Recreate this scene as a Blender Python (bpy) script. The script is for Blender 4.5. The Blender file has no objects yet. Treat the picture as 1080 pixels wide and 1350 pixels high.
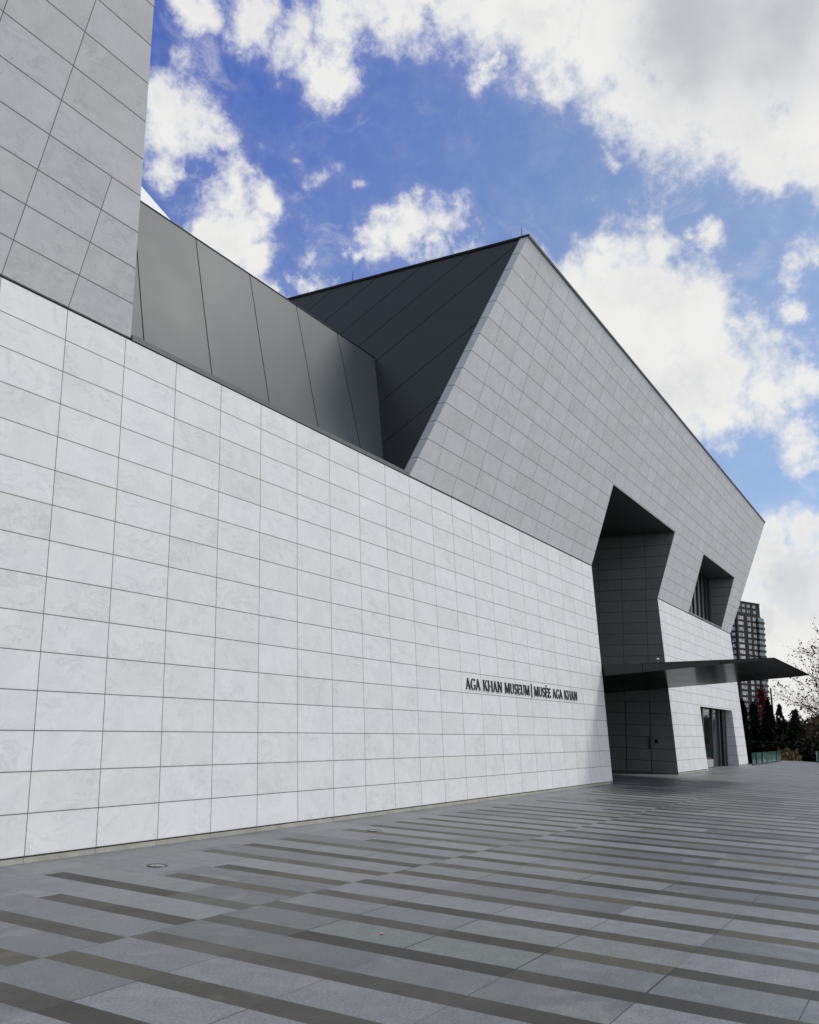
import bpy, math, random
import numpy as np
from mathutils import Vector, Matrix
random.seed(7); rng = np.random.default_rng(7)
R = math.radians
S = bpy.context.scene
C = S.collection

# ------------------------------------------------------------------ camera
cam_d = bpy.data.cameras.new('camera'); cam = bpy.data.objects.new('camera', cam_d); C.objects.link(cam)
S.camera = cam
def cam_axes(yaw, pitch, roll):
    f = Vector((math.cos(yaw)*math.cos(pitch), math.sin(yaw)*math.cos(pitch), math.sin(pitch)))
    r = f.cross(Vector((0, 0, 1))).normalized(); u = r.cross(f)
    return math.cos(roll)*r+math.sin(roll)*u, -math.sin(roll)*r+math.cos(roll)*u, f
cr, cu, cf = cam_axes(R(30.86032), R(14.00890), R(1.94973))
cam.matrix_world = Matrix(((cr.x, cu.x, -cf.x, 0), (cr.y, cu.y, -cf.y, 0), (cr.z, cu.z, -cf.z, 1.6), (0, 0, 0, 1)))
cam_d.sensor_fit = 'HORIZONTAL'; cam_d.sensor_width = 36; cam_d.lens = 36*1160.19/1080
cam_d.shift_y = 0.0
S.render.resolution_x = 819; S.render.resolution_y = 1024
cam_d.clip_start = 0.05; cam_d.clip_end = 6000
cam_d.shift_y = -0.01354
S.view_settings.view_transform = 'Standard'; S.view_settings.look = 'None'; S.view_settings.gamma = 1
S.view_settings.exposure = 0.63

# ------------------------------------------------------------------ node helper
class NB:
    def __init__(s, tree): s.t = tree; s.n = tree.nodes; s.l = tree.links
    def new(s, kind, **kw):
        n = s.n.new(kind)
        for k, v in kw.items(): setattr(n, k, v)
        return n
    def set(s, sock, v):
        if isinstance(v, bpy.types.NodeSocket): s.l.new(v, sock)
        elif v is not None: sock.default_value = v
    def m(s, op, a, b=None, c=None, clamp=False):
        n = s.new('ShaderNodeMath', operation=op, use_clamp=clamp)
        for i, v in enumerate((a, b, c)): s.set(n.inputs[i], v)
        return n.outputs[0]
    def v(s, op, a, b=None, out=0, scale=None):
        n = s.new('ShaderNodeVectorMath', operation=op)
        s.set(n.inputs[0], a)
        if b is not None: s.set(n.inputs[1], b)
        if scale is not None: s.set(n.inputs['Scale'], scale)
        return n.outputs[out]
    def dist(s, a, b): return s.v('DISTANCE', a, b, out='Value')
    def mr(s, x, a, b, c=0.0, d=1.0, smooth=True):
        n = s.new('ShaderNodeMapRange', interpolation_type='SMOOTHSTEP' if smooth else 'LINEAR')
        for i, v in enumerate((x, a, b, c, d)): s.set(n.inputs[i], v)
        return n.outputs[0]
    def xyz(s, v):
        n = s.new('ShaderNodeSeparateXYZ'); s.set(n.inputs[0], v); return n.outputs
    def comb(s, x=0.0, y=0.0, z=0.0):
        n = s.new('ShaderNodeCombineXYZ')
        for i, q in enumerate((x, y, z)): s.set(n.inputs[i], q)
        return n.outputs[0]
    def noise(s, vec, scale, detail=4, rough=.55, dist=0.0, out='Fac', dim='3D'):
        n = s.new('ShaderNodeTexNoise', noise_dimensions=dim); s.set(n.inputs['Vector'], vec)
        n.inputs['Scale'].default_value = scale; n.inputs['Detail'].default_value = detail
        n.inputs['Roughness'].default_value = rough; n.inputs['Distortion'].default_value = dist
        return n.outputs[out]
    def white(s, vec, out='Value'):
        n = s.new('ShaderNodeTexWhiteNoise', noise_dimensions='3D'); s.set(n.inputs['Vector'], vec); return n.outputs[out]
    def mix(s, f, a, b, blend='MIX'):
        n = s.new('ShaderNodeMix', data_type='RGBA', blend_type=blend)
        s.set(n.inputs[0], f); s.set(n.inputs[6], a); s.set(n.inputs[7], b); return n.outputs[2]
    def ramp(s, x, stops, interp='LINEAR'):
        n = s.new('ShaderNodeValToRGB'); s.set(n.inputs[0], x); e = n.color_ramp; e.interpolation = interp
        while len(e.elements) < len(stops): e.elements.new(.5)
        for el, (p, c) in zip(e.elements, stops): el.position = p; el.color = c
        return n.outputs[0]
def rgb(r, g=None, b=None):
    if g is None: g = b = r
    return (r, g, b, 1)

# ------------------------------------------------------------------ world: Nishita sky and clouds set out by compass direction
SUN_AZ, SUN_EL = -33, 48          # degrees from +X towards +Y
W = bpy.data.worlds.new('World'); S.world = W; W.use_nodes = True
nb = NB(W.node_tree); nb.n.clear()
sky = nb.new('ShaderNodeTexSky', sky_type='NISHITA'); sky.sun_disc = False
sky.sun_elevation = R(SUN_EL); sky.sun_rotation = R(90-SUN_AZ)
sky.air_density = 1.0; sky.dust_density = .6; sky.ozone_density = 2.5
D = nb.new('ShaderNodeTexCoord').outputs['Generated']
D = nb.v('NORMALIZE', D)
# (azimuth, elevation, radius in degrees, weight) of the cumulus heaps
CLOUDS = [(48.69,41.57,1.72,1.05),(44.88,42.2,1.98,1.0),(40.9,42.45,2.0,1.0),(37.37,42.02,1.71,1.0),(37.72,40.83,1.32,0.85),(38.56,39.36,1.76,1.1),(34.54,43.35,2.21,1.0),(31.02,43.85,1.6,1.0),(28.61,42.95,2.23,1.0),(25.65,41.96,2.25,1.0),(26.18,39.62,1.01,0.9),(21.6,42.37,3.62,1.2),(17.11,40.87,3.82,1.2),(15.56,38.56,2.46,1.1),(12.96,37.25,3.28,1.2),(10.24,38.84,5.13,1.4),(6.64,39.35,5.33,1.5),(7.12,34.13,2.62,1.1),(4.45,34.63,3.52,1.2),(9.99,35.41,2.04,1.0),(3.38,31.58,1.78,1.0),(-1.36,35.99,6.5,1.5),(11.28,45.95,6.88,1.5),(25.74,46.55,3.82,1.2),(6.8,32.22,1.06,0.9),(49.19,35.79,2.74,1.2),(47.01,35.33,1.94,1.1),(49.49,33.51,1.52,0.95),(51.08,36.52,1.63,1.0),(45.42,31.46,2.21,1.2),(42.92,31.49,1.79,1.1),(47.41,31.94,1.13,0.8),(44.36,29.06,2.35,1.2),(42.37,27.48,1.75,1.0),(46.34,29.1,1.79,1.0),(40.35,26.77,0.93,0.9),(45.17,26.91,2.73,1.1),(33.17,30.83,1.57,1.0),(31.26,31.26,1.66,1.0),(28.79,31.54,1.65,0.9),(35.05,30.18,0.83,0.8),(27.92,30.05,1.21,0.8),(29.83,29.94,1.21,0.9),(38.43,28.01,1.03,0.75),(36.81,28.0,0.66,0.6),(34.03,34.16,0.9,0.65),(37.86,34.64,1.06,0.5),(39.61,35.55,0.79,0.5),(17.48,28.94,2.04,1.0),(20.38,27.75,2.31,1.1),(14.39,29.13,1.78,0.95),(16.53,26.37,4.11,1.3),(12.6,24.67,3.37,1.1),(11.52,22.28,3.37,1.2),(15.11,23.5,4.59,1.3),(8.15,20.35,2.63,1.1),(5.83,20.33,1.37,1.0),(10.51,19.19,2.02,1.0),(13.26,21.03,4.11,1.3),(9.94,17.15,0.99,0.85),(7.76,22.8,1.3,0.8),(11.11,16.68,0.91,0.6),(4.69,27.2,1.4,0.9),(5.36,24.61,1.18,0.95),(5.61,17.6,1.29,0.85),(8.34,27.67,0.51,0.8),(11.14,29.22,1.13,0.8),(17.57,35.06,0.86,0.65),(4.95,16.19,1.28,0.8),(4.02,22.31,0.84,0.6),(7.93,10.27,2.19,1.1),(6.11,9.08,2.57,1.1),(7.36,5.98,3.43,1.2),(9.23,2.87,3.88,1.2),(6.75,2.91,4.2,1.3),(10.29,-1.08,4.67,1.3),(4.88,11.7,1.7,0.9),(9.98,8.51,2.22,1.1),(8.96,7.35,2.63,1.2)]
def ddir(az, el): return (math.cos(R(el))*math.cos(R(az)), math.cos(R(el))*math.sin(R(az)), math.sin(R(el)))
wn = nb.noise(D, 14, 8, .62, out='Color')
wn2 = nb.noise(D, 5.5, 3, .55, out='Color')
Dw = nb.v('ADD', D, nb.v('SCALE', nb.v('SUBTRACT', wn, (.5, .5, .5)), scale=.11))
Dw = nb.v('ADD', Dw, nb.v('SCALE', nb.v('SUBTRACT', wn2, (.5, .5, .5)), scale=.05))
dens = None
for az, el, rad, w in CLOUDS:
    k = nb.m('MULTIPLY_ADD', nb.dist(Dw, ddir(az, el)), -w/(R(rad)*1.55), w)
    dens = k if dens is None else nb.m('SMOOTH_MAX', dens, k, .12)
fb = nb.noise(D, 22, 10, .66)
fine = nb.noise(D, 60, 8, .6)
zz = nb.xyz(D)[2]
# beyond the picture: unseen looser cloud, added and shaped for its light, thick towards the right of the building, nearly clear behind its left side
off = nb.mr(nb.dist(D, ddir(26, 20)), .62, .9)
side = nb.v('DOT_PRODUCT', D, (.55, -.83, .1), out='Value')
gen = nb.m('MULTIPLY', off, nb.m('ADD', nb.m('MULTIPLY', nb.m('SUBTRACT', nb.noise(D, 2.2, 5, .55), .46), 2.6), nb.m('MULTIPLY', side, .42)))
dens = nb.m('MAXIMUM', dens, gen)
low = nb.m('MULTIPLY', nb.mr(zz, .02, .17, 1, 0), nb.mr(nb.xyz(D)[0], -.2, .5))
dens = nb.m('MAXIMUM', dens, nb.m('MULTIPLY', low, .55))
edge = nb.m('ADD', dens, nb.m('MULTIPLY', nb.m('SUBTRACT', fb, .5), 1.5))
edge = nb.m('ADD', edge, nb.m('MULTIPLY', nb.m('SUBTRACT', fine, .5), .4))
mask = nb.mr(edge, .12, .84)
thin = nb.m('MULTIPLY', nb.mr(edge, -.12, .34), .07)
Ds = nb.v('MULTIPLY', nb.v('ADD', D, nb.v('SCALE', nb.v('SUBTRACT', wn2, (.5, .5, .5)), scale=.12)), (1.0, 1.0, 2.2))
wisp = nb.m('MULTIPLY', nb.m('MULTIPLY', nb.mr(nb.noise(Ds, 7.5, 10, .68, .5), .50, .78), nb.mr(nb.noise(D, 4.5, 3, .5), .40, .62)), .55)
thin = nb.m('MAXIMUM', thin, wisp)
mask = nb.m('MAXIMUM', mask, thin)
veil = nb.mr(nb.dist(D, ddir(50, 42)), .02, .95, .0, .31, smooth=False)     # thin haze, thicker low down and towards the sun
veil = nb.m('MAXIMUM', veil, nb.mr(zz, .36, .10, .0, .60))
mask = nb.m('SUBTRACT', 1, nb.m('MULTIPLY', nb.m('SUBTRACT', 1, mask), nb.m('SUBTRACT', 1, veil)))
# the thick heap high on the right has a grey belly
g1 = nb.mr(nb.dist(Dw, ddir(7.5, 41.5)), .05, .15, 1, 0)
g2 = nb.m('MULTIPLY', nb.mr(nb.dist(Dw, ddir(6.2, 9.0)), .01, .05, 1, 0), .5)
g3 = nb.m('MULTIPLY', nb.m('MULTIPLY', nb.mr(nb.noise(Dw, 8, 5, .55), .42, .66), nb.mr(edge, .5, 1.2)), .42)
grey = nb.m('MAXIMUM', nb.m('MULTIPLY', g1, nb.mr(nb.noise(D, 8, 4, .5), .25, .6, .35, 1)), nb.m('MAXIMUM', g2, g3))
ccol = nb.mix(grey, rgb(*(0.965, 0.96, 0.95)), rgb(*(0.58, 0.6, 0.65)))
skyc = nb.mix(1.0, sky.outputs[0], nb.mix(nb.mr(nb.dist(D, ddir(50, 42)), .05, .6), rgb(*(0.8, 1.04, 2.0)), rgb(.66, 1.10, 1.50)), 'MULTIPLY')
bg1 = nb.new('ShaderNodeBackground'); bg1.inputs[1].default_value = 0.045; nb.l.new(skyc, bg1.inputs[0])
bg2 = nb.new('ShaderNodeBackground'); nb.set(bg2.inputs[1], nb.m('MULTIPLY_ADD', nb.m('MULTIPLY', off, nb.mr(side, -.1, .6)), 0.575*0.85, 0.575)); nb.l.new(ccol, bg2.inputs[0])  # unseen clouds behind the viewer are brightened to light the walls
ms = nb.new('ShaderNodeMixShader'); nb.l.new(mask, ms.inputs[0]); nb.l.new(bg1.outputs[0], ms.inputs[1]); nb.l.new(bg2.outputs[0], ms.inputs[2])
wo = nb.new('ShaderNodeOutputWorld'); nb.l.new(ms.outputs[0], wo.inputs[0])

# ------------------------------------------------------------------ sun, veiled by the cloud on the right
sd = bpy.data.lights.new('sun', 'SUN'); sun = bpy.data.objects.new('sun', sd); C.objects.link(sun)
sd.energy = 1.45; sd.angle = R(12); sd.color = (1, 0.955, 0.88)
sun.rotation_euler = Vector(ddir(SUN_AZ, SUN_EL)).to_track_quat('Z', 'Y').to_euler()

# ------------------------------------------------------------------ materials
def base_mat(name, rough=.5, metal=0.0, color=None, spec=.5):
    m = bpy.data.materials.new(name); m.use_nodes = True
    nb = NB(m.node_tree); b = nb.n['Principled BSDF']
    b.inputs['Roughness'].default_value = rough; b.inputs['Metallic'].default_value = metal
    b.inputs['Specular IOR Level'].default_value = spec
    if color: b.inputs['Base Color'].default_value = color
    return m, nb, b
def coords(nb): return nb.new('ShaderNodeTexCoord').outputs['Object']
def bump(nb, b, h, strength=.3, dist=.01):
    n = nb.new('ShaderNodeBump'); n.inputs['Strength'].default_value = strength; n.inputs['Distance'].default_value = dist
    nb.l.new(h, n.inputs['Height']); nb.l.new(n.outputs[0], b.inputs['Normal'])

def stone(name, axis, u0, du, z0, dz, tone, edges=(), rough=.6, jw=.0055, var=.03, vein=.5, jcol=.125, spec=.35):
    """stone slabs in a grid of joints; edges: (side, x at z=0, slope) of slanted ends where thin slivers merge into the slab"""
    m, nb, b = base_mat(name, rough, spec=spec)
    P = coords(nb); x, y, z = nb.xyz(P)
    u = x if axis == 'X' else y
    un = nb.m('DIVIDE', nb.m('SUBTRACT', u, u0), du); vn = nb.m('DIVIDE', nb.m('SUBTRACT', z, z0), dz)
    row = nb.m('FLOOR', vn)
    jn = nb.m('ROUND', un)                                    # nearest joint
    dju = nb.m('MULTIPLY', nb.m('ABSOLUTE', nb.m('SUBTRACT', un, jn)), du)
    djv = nb.m('MULTIPLY', nb.m('ABSOLUTE', nb.m('SUBTRACT', vn, nb.m('ROUND', vn))), dz)
    ju = nb.m('LESS_THAN', dju, jw); jv = nb.m('LESS_THAN', djv, jw)
    col = nb.m('FLOOR', un)
    zc = nb.m('MULTIPLY_ADD', nb.m('ADD', row, .5), dz, z0); xj = nb.m('MULTIPLY_ADD', jn, du, u0)
    xc = nb.m('MULTIPLY_ADD', nb.m('ADD', col, .5), du, u0)
    for sgn, xe, sl in edges:
        e = nb.m('MULTIPLY_ADD', zc, sl, xe)
        near = nb.m('LESS_THAN', nb.m('MULTIPLY', nb.m('SUBTRACT', xj, e), sgn), .46)
        ju = nb.m('MULTIPLY', ju, nb.m('SUBTRACT', 1, near))
    joint = nb.m('MAXIMUM', ju, jv)
    idv = nb.comb(col, row, 3.7)
    rv = nb.white(idv); rc = nb.white(idv, 'Color')
    Pp = nb.v('ADD', P, nb.v('SCALE', rc, scale=37.0))
    blot = nb.noise(Pp, 2.1, 8, .64, 1.3); grain = nb.noise(Pp, 26, 5, .7)
    Pv = nb.v('MULTIPLY', Pp, (1.0, 1.0, 2.1))
    vn_ = nb.noise(Pv, 1.9, 8, .64, 1.2)
    veins = nb.mr(nb.m('ABSOLUTE', nb.m('SUBTRACT', vn_, .5)), 0, .042, 1, 0)
    veins = nb.m('MULTIPLY', veins, nb.mr(nb.noise(Pp, 1.6, 3, .5), .42, .62))
    t = nb.m('ADD', 1.0, nb.m('MULTIPLY', nb.m('SUBTRACT', rv, .5), var*2))
    t = nb.m('ADD', t, nb.m('MULTIPLY', nb.m('SUBTRACT', blot, .5), .30))
    t = nb.m('SUBTRACT', t, nb.m('MULTIPLY', nb.m('POWER', nb.white(nb.comb(row, col, 8.2)), 5.0), .045))
    t = nb.m('ADD', t, nb.m('MULTIPLY', nb.m('SUBTRACT', grain, .5), .17))
    t = nb.m('SUBTRACT', t, nb.m('MULTIPLY', veins, .22*vein))
    speck = nb.mr(nb.noise(Pp, 11, 3, .5), .66, .76)
    t = nb.m('SUBTRACT', t, nb.m('MULTIPLY', speck, .18*vein))
    # slab tint, then a slightly darker band beside the level joints
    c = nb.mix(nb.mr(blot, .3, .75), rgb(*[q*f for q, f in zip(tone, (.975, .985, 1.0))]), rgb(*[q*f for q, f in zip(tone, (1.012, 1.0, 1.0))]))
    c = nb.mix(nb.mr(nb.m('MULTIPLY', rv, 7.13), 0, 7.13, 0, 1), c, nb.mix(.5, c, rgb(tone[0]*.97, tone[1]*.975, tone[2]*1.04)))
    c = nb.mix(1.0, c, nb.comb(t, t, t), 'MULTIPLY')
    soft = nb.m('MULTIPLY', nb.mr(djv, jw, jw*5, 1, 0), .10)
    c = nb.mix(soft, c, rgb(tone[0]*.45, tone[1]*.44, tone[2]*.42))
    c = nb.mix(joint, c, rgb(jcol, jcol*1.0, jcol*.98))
    nb.l.new(c, b.inputs['Base Color'])
    h = nb.m('SUBTRACT', nb.m('MULTIPLY', grain, .12), joint)
    bump(nb, b, h, .35, .006)
    return m

def metal_panels(name, color, rough, joints, metal=1.0, jw=.011, soil=.12, spec=.5, tint=1.0):
    """satin metal cladding; joints: list of (fx, fy, fz, values): a joint runs where fx*x+fy*y+fz*z equals a value"""
    m, nb, b = base_mat(name, rough, metal, spec=spec); b.inputs['Specular Tint'].default_value = rgb(tint)
    P = coords(nb); x, y, z = nb.xyz(P); j = None
    pid = None
    for fx, fy, fz, vals in joints:
        q = nb.m('ADD', nb.m('MULTIPLY', x, fx), nb.m('MULTIPLY_ADD', y, fy, nb.m('MULTIPLY', z, fz)))
        for v_ in vals:
            k = nb.m('LESS_THAN', nb.m('ABSOLUTE', nb.m('SUBTRACT', q, v_)), jw)
            j = k if j is None else nb.m('MAXIMUM', j, k)
            g = nb.m('GREATER_THAN', q, v_); pid = g if pid is None else nb.m('ADD', pid, g)
    n1 = nb.noise(P, .55, 4, .55); n2 = nb.noise(P, 8, 5, .6)
    t = nb.m('ADD', nb.m('MULTIPLY_ADD', nb.m('SUBTRACT', n1, .5), soil*2, 1), nb.m('MULTIPLY', nb.m('SUBTRACT', n2, .5), soil*.7))
    if pid is not None:
        t = nb.m('ADD', t, nb.m('MULTIPLY', nb.m('SUBTRACT', nb.white(nb.comb(pid, 2.1, .3)), .5), .07))
    c = nb.mix(1.0, rgb(*color), nb.comb(t, t, t), 'MULTIPLY')
    if j is not None:
        c = nb.mix(j, c, rgb(.006)); nb.set(b.inputs['Metallic'], nb.m('MULTIPLY', nb.m('SUBTRACT', 1, j), metal))
        nb.set(b.inputs['Roughness'], nb.m('ADD', nb.m('MULTIPLY_ADD', n1, .12, rough-.06), nb.m('MULTIPLY', j, .4)))
        h = nb.m('SUBTRACT', nb.m('MULTIPLY', nb.noise(P, .8, 2, .4), .6), j)
    else:
        nb.set(b.inputs['Roughness'], nb.m('MULTIPLY_ADD', n1, .12, rough-.06)); h = nb.m('MULTIPLY', nb.noise(P, .8, 2, .4), .6)
    nb.l.new(c, b.inputs['Base Color']); bump(nb, b, h, .25, .01)
    return m

def plain(name, color, rough=.5, metal=0.0, spec=.5, vary=.15, scale=6):
    m, nb, b = base_mat(name, rough, metal, spec=spec)
    P = coords(nb); n = nb.noise(P, scale, 5, .6)
    t = nb.m('MULTIPLY_ADD', nb.m('SUBTRACT', n, .5), vary*2, 1)
    nb.l.new(nb.mix(1.0, rgb(*color), nb.comb(t, t, t), 'MULTIPLY'), b.inputs['Base Color'])
    return m

def leafy(name, a, b_, scale=.9, rough=.7):
    m, nb, b = base_mat(name, rough, spec=.06)
    P = coords(nb)
    geo = nb.new('ShaderNodeNewGeometry')
    f = nb.m('ADD', nb.m('MULTIPLY', geo.outputs['Random Per Island'], .7), nb.m('MULTIPLY', nb.noise(P, scale, 3, .5), .5), clamp=True)
    nb.l.new(nb.mix(f, rgb(*a), rgb(*b_)), b.inputs['Base Color'])
    return m

# ------------------------------------------------------------------ mesh helpers
class MB:
    """collects faces; build() links them as one mesh object"""
    def __init__(s): s.v = []; s.f = []
    def face(s, *pts):
        i = len(s.v); s.v += [tuple(p) for p in pts]; s.f.append(tuple(range(i, i+len(pts)))); return s
    def prism(s, a, b):
        """closed solid between two matching outlines"""
        n = len(a); i = len(s.v); s.v += [tuple(p) for p in a]+[tuple(p) for p in b]
        s.f.append(tuple(range(i+n-1, i-1, -1))); s.f.append(tuple(range(i+n, i+2*n)))
        for k in range(n):
            q = (k+1) % n; s.f.append((i+k, i+q, i+n+q, i+n+k))
        return s
    def box(s, x0, x1, y0, y1, z0, z1):
        return s.prism([(x0, y0, z0), (x1, y0, z0), (x1, y1, z0), (x0, y1, z0)], [(x0, y0, z1), (x1, y0, z1), (x1, y1, z1), (x0, y1, z1)])
    def tube(s, pts, rads, n=8, cap=True):
        i0 = len(s.v); pts = [Vector(p) for p in pts]
        for k, p in enumerate(pts):
            t = (pts[min(k+1, len(pts)-1)]-pts[max(k-1, 0)]).normalized()
            a = t.orthogonal().normalized(); b = t.cross(a)
            for j in range(n):
                w = 2*math.pi*j/n; s.v.append(tuple(p+(a*math.cos(w)+b*math.sin(w))*rads[k]))
        for k in range(len(pts)-1):
            for j in range(n):
                q = (j+1) % n; s.f.append((i0+k*n+j, i0+k*n+q, i0+(k+1)*n+q, i0+(k+1)*n+j))
        if cap:
            s.f.append(tuple(range(i0+n-1, i0-1, -1))); e = i0+(len(pts)-1)*n; s.f.append(tuple(range(e, e+n)))
        return s
    def lathe(s, prof, c=(0, 0, 0), n=24):
        i0 = len(s.v)
        for r_, z_ in prof:
            for j in range(n):
                w = 2*math.pi*j/n; s.v.append((c[0]+r_*math.cos(w), c[1]+r_*math.sin(w), c[2]+z_))
        for k in range(len(prof)-1):
            for j in range(n):
                q = (j+1) % n; s.f.append((i0+k*n+j, i0+k*n+q, i0+(k+1)*n+q, i0+(k+1)*n+j))
        return s
    def build(s, name, mat, parent=None, smooth=False, bevel=0, recalc=True):
        me = bpy.data.meshes.new(name); me.from_pydata(s.v, [], s.f); me.update()
        if recalc:
            import bmesh
            bm = bmesh.new(); bm.from_mesh(me); bmesh.ops.recalc_face_normals(bm, faces=bm.faces); bm.to_mesh(me); bm.free()
        if mat: me.materials.append(mat)
        if smooth: me.polygons.foreach_set('use_smooth', [True]*len(me.polygons))
        o = bpy.data.objects.new(name, me); C.objects.link(o)
        if parent is not None:
            o.parent = parent; o.location = -world_loc(parent)
        if bevel:
            b = o.modifiers.new('bevel', 'BEVEL'); b.width = bevel; b.segments = 2; b.limit_method = 'ANGLE'
        return o
def world_loc(o):
    p = Vector((0, 0, 0))
    while o: p += Vector(o.location); o = o.parent
    return p
def thing(name, label, cat, loc=(0, 0, 0), group=None):
    o = bpy.data.objects.new(name, None); C.objects.link(o); o.location = loc; o.empty_display_size = .2
    return tag(o, label, cat, group)
def tag(o, label, cat, group=None):
    o['label'] = label; o['category'] = cat
    if group: o['group'] = group
    return o
def struct(o, kind='structure'): o['kind'] = kind; return o

# ------------------------------------------------------------------ main dimensions of the museum
Y0, YF, YT = 8.510, 9.048, 7.225      # wall face at the ground, at the fold and at the roof edge
ZF, ZT = 6.52, 12.60
SL = (YF-Y0)/ZF; SU = (YF-YT)/(ZT-ZF)
def yl(z): return Y0+SL*z
def yu(z): return YF-SU*(z-ZF)
def yw(z): return yl(z) if z <= ZF else yu(z)
PX0, PX1 = 26.45, 34.15               # entrance portal
DK = (17.05-15.10)/(ZT-6.55)          # lean of the dark side face
def xd(z): return 15.10+DK*(z-6.55)
def xb(z): return 7.58-.317*(z-ZF)    # raked end of the left block
def xr(z): return 48.10+.25*max(0, z-ZF)
def yg(z): return 10.755-.33*(9.88-z) # the grey metal wall

U0, DU = 6.548, .9478
LZ0, LDZ = .069, .4294
UZ0, UDZ = 6.52, .4325
TONE = (0.66, 0.658, 0.652)
m_low = stone('white_stone_lower', 'X', U0, DU, LZ0, LDZ, TONE)
m_upR = stone('white_stone_upper', 'X', U0, DU, UZ0, UDZ, TONE, edges=[(1, 15.10-DK*6.55, DK)])
m_upL = stone('white_stone_block', 'X', U0, DU, UZ0, UDZ, TONE, edges=[(-1, 7.58+.317*ZF, -.317)])
m_lin = stone('shaded_stone_lining', 'Y', 9.497-DU*2, DU, .02, .4294, (0.245, 0.245, 0.235), rough=.5, jcol=.006, jw=.006)  # the white stone again, with the shade of the recesses put into its tone
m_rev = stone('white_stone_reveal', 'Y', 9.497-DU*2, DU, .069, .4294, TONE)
m_linx = stone('shaded_stone_soffit', 'X', U0, DU, .1, 3.0, (0.08, 0.08, 0.078), rough=.5, jcol=.006)  # stone of soffits and portal back, deep shade put into its colour
m_plinth = plain('plinth_stone', (.34, .33, .29), .8, vary=.5, scale=3.5)
m_shadow = plain('joint_and_shade_black', (.012, .012, .013), .8)
m_grey = metal_panels('satin_grey_metal', (0.093, 0.104, 0.112), 0.4, [(1, 0, -.085, [8.71-.085*9.88+1.478*k for k in range(-3, 6)])], metal=.0, spec=.05)
m_dark = metal_panels('dark_metal_side', (0.055, 0.06, 0.063), .42, [(0, 1, 1.22, [12.6*1.22+q for q in (3.63, 5.35, 7.3, 8.67, 10.0, 11.34, 12.68, 14.0, 15.35)])], soil=.14, metal=.4, jw=.022)
m_canopy = metal_panels('canopy_metal', (0.042, 0.044, 0.044), .17, [(0, 1, 0, [5.3, 7.55, 9.6])], jw=.009, soil=.08, metal=1.0, tint=.13)
m_trim = plain('dark_trim', (.02, .021, .023), .5, .6)
m_flash = plain('metal_flashing', (.10, .105, .10), .5, .4)
m_white = plain('white_roof_glass', (.62, .63, .63), .4, vary=.03)
m_glass, gnb, gb = base_mat('tinted_glass', .04, color=(.012, .014, .015, 1), spec=.6)
m_black = plain('black_metal', (.012, .012, .013), .45, .3)
m_alu = plain('grey_aluminium', (.12, .125, .13), .35, .8)
m_paleal = plain('pale_rail', (.42, .43, .44), .4, .6)

museum = thing('museum_building', 'angular white stone museum, upper walls leaning out, with a dark tall entrance portal', 'building', (26, 12, 0))

def wall(name, mat, xs, zs, holes, yfun, thick, parent, hole_sides=False):
    """slab wall on a sloping plane; xs are numbers or functions of z; holes is a set of (i, j) cells left open"""
    X = lambda i, z: xs[i](z) if callable(xs[i]) else xs[i]
    m = MB(); nx, nz = len(xs)-1, len(zs)-1
    idx = {}
    for b in (0, 1):
        for j, z in enumerate(zs):
            for i in range(nx+1):
                idx[b, i, j] = len(m.v); m.v.append((X(i, z), yfun(z)+b*thick, z))
    solid = lambda i, j: 0 <= i < nx and 0 <= j < nz and (i, j) not in holes
    inside = lambda i, j: 0 <= i < nx and 0 <= j < nz
    for i in range(nx):
        for j in range(nz):
            if not solid(i, j): continue
            m.f.append((idx[0, i, j], idx[0, i+1, j], idx[0, i+1, j+1], idx[0, i, j+1]))
            m.f.append((idx[1, i, j], idx[1, i, j+1], idx[1, i+1, j+1], idx[1, i+1, j]))
            for di, dj, a, b in ((-1, 0, (i, j), (i, j+1)), (1, 0, (i+1, j), (i+1, j+1)), (0, -1, (i, j), (i+1, j)), (0, 1, (i, j+1), (i+1, j+1))):
                if not solid(i+di, j+dj) and (hole_sides or not inside(i+di, j+dj) ):
                    m.f.append((idx[0, a[0], a[1]], idx[1, a[0], a[1]], idx[1, b[0], b[1]], idx[0, b[0], b[1]]))
    return m.build(name, mat, parent)

ZL = 6.500                             # top of the lower slabs; a shadow gap follows
ZU = 6.540
# lower walls
wall('lower_wall', m_low, [-12, PX0], [.069, ZL], set(), yl, .20, museum)
wall('lower_wall', m_low, [PX1, 39.03, 45.70, 48.10], [.069, 2.585, ZL], {(1, 0)}, yl, .20, museum)
# plinth under the slabs, set back a little
for a, b in ((-12, PX0-.004), (PX1+.004, 39.03), (45.70, 48.09)):
    p = MB(); w = 2.843; x = a
    k0 = math.ceil((a-U0)/w)
    cuts = [a]+[U0+w*k for k in range(k0, k0+20) if a+.05 < U0+w*k < b-.05]+[b]
    cuts = [a]+[U0+DU*k for k in range(-25, 50) if a+.05 < U0+DU*k < b-.05]+[b]
    for q0, q1 in zip(cuts, cuts[1:]): p.box(q0+.003, q1-.003, Y0+.012, Y0+.25, -.02, .055)
    p.build('plinth', m_plinth, museum)
# black backing behind open joints: the fold and the foot
for a, b in ((-12, PX0-.01), (PX1+.01, 48.06)):
    g = MB().box(a, b, YF+.03, YF+.18, ZL-.05, ZU+.05)
    g.build('shadow_gap', m_shadow, museum)
# upper walls
wall('upper_wall', m_upL, [-12, xb], [ZU, ZT], set(), yu, .20, museum)
wall('upper_wall', m_upR, [xd, PX0, 34.135, 39.08, 45.84, xr], [ZU, 6.60, 9.087, ZT], {(1, 0), (1, 1), (3, 1)}, yu, .20, museum)
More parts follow.
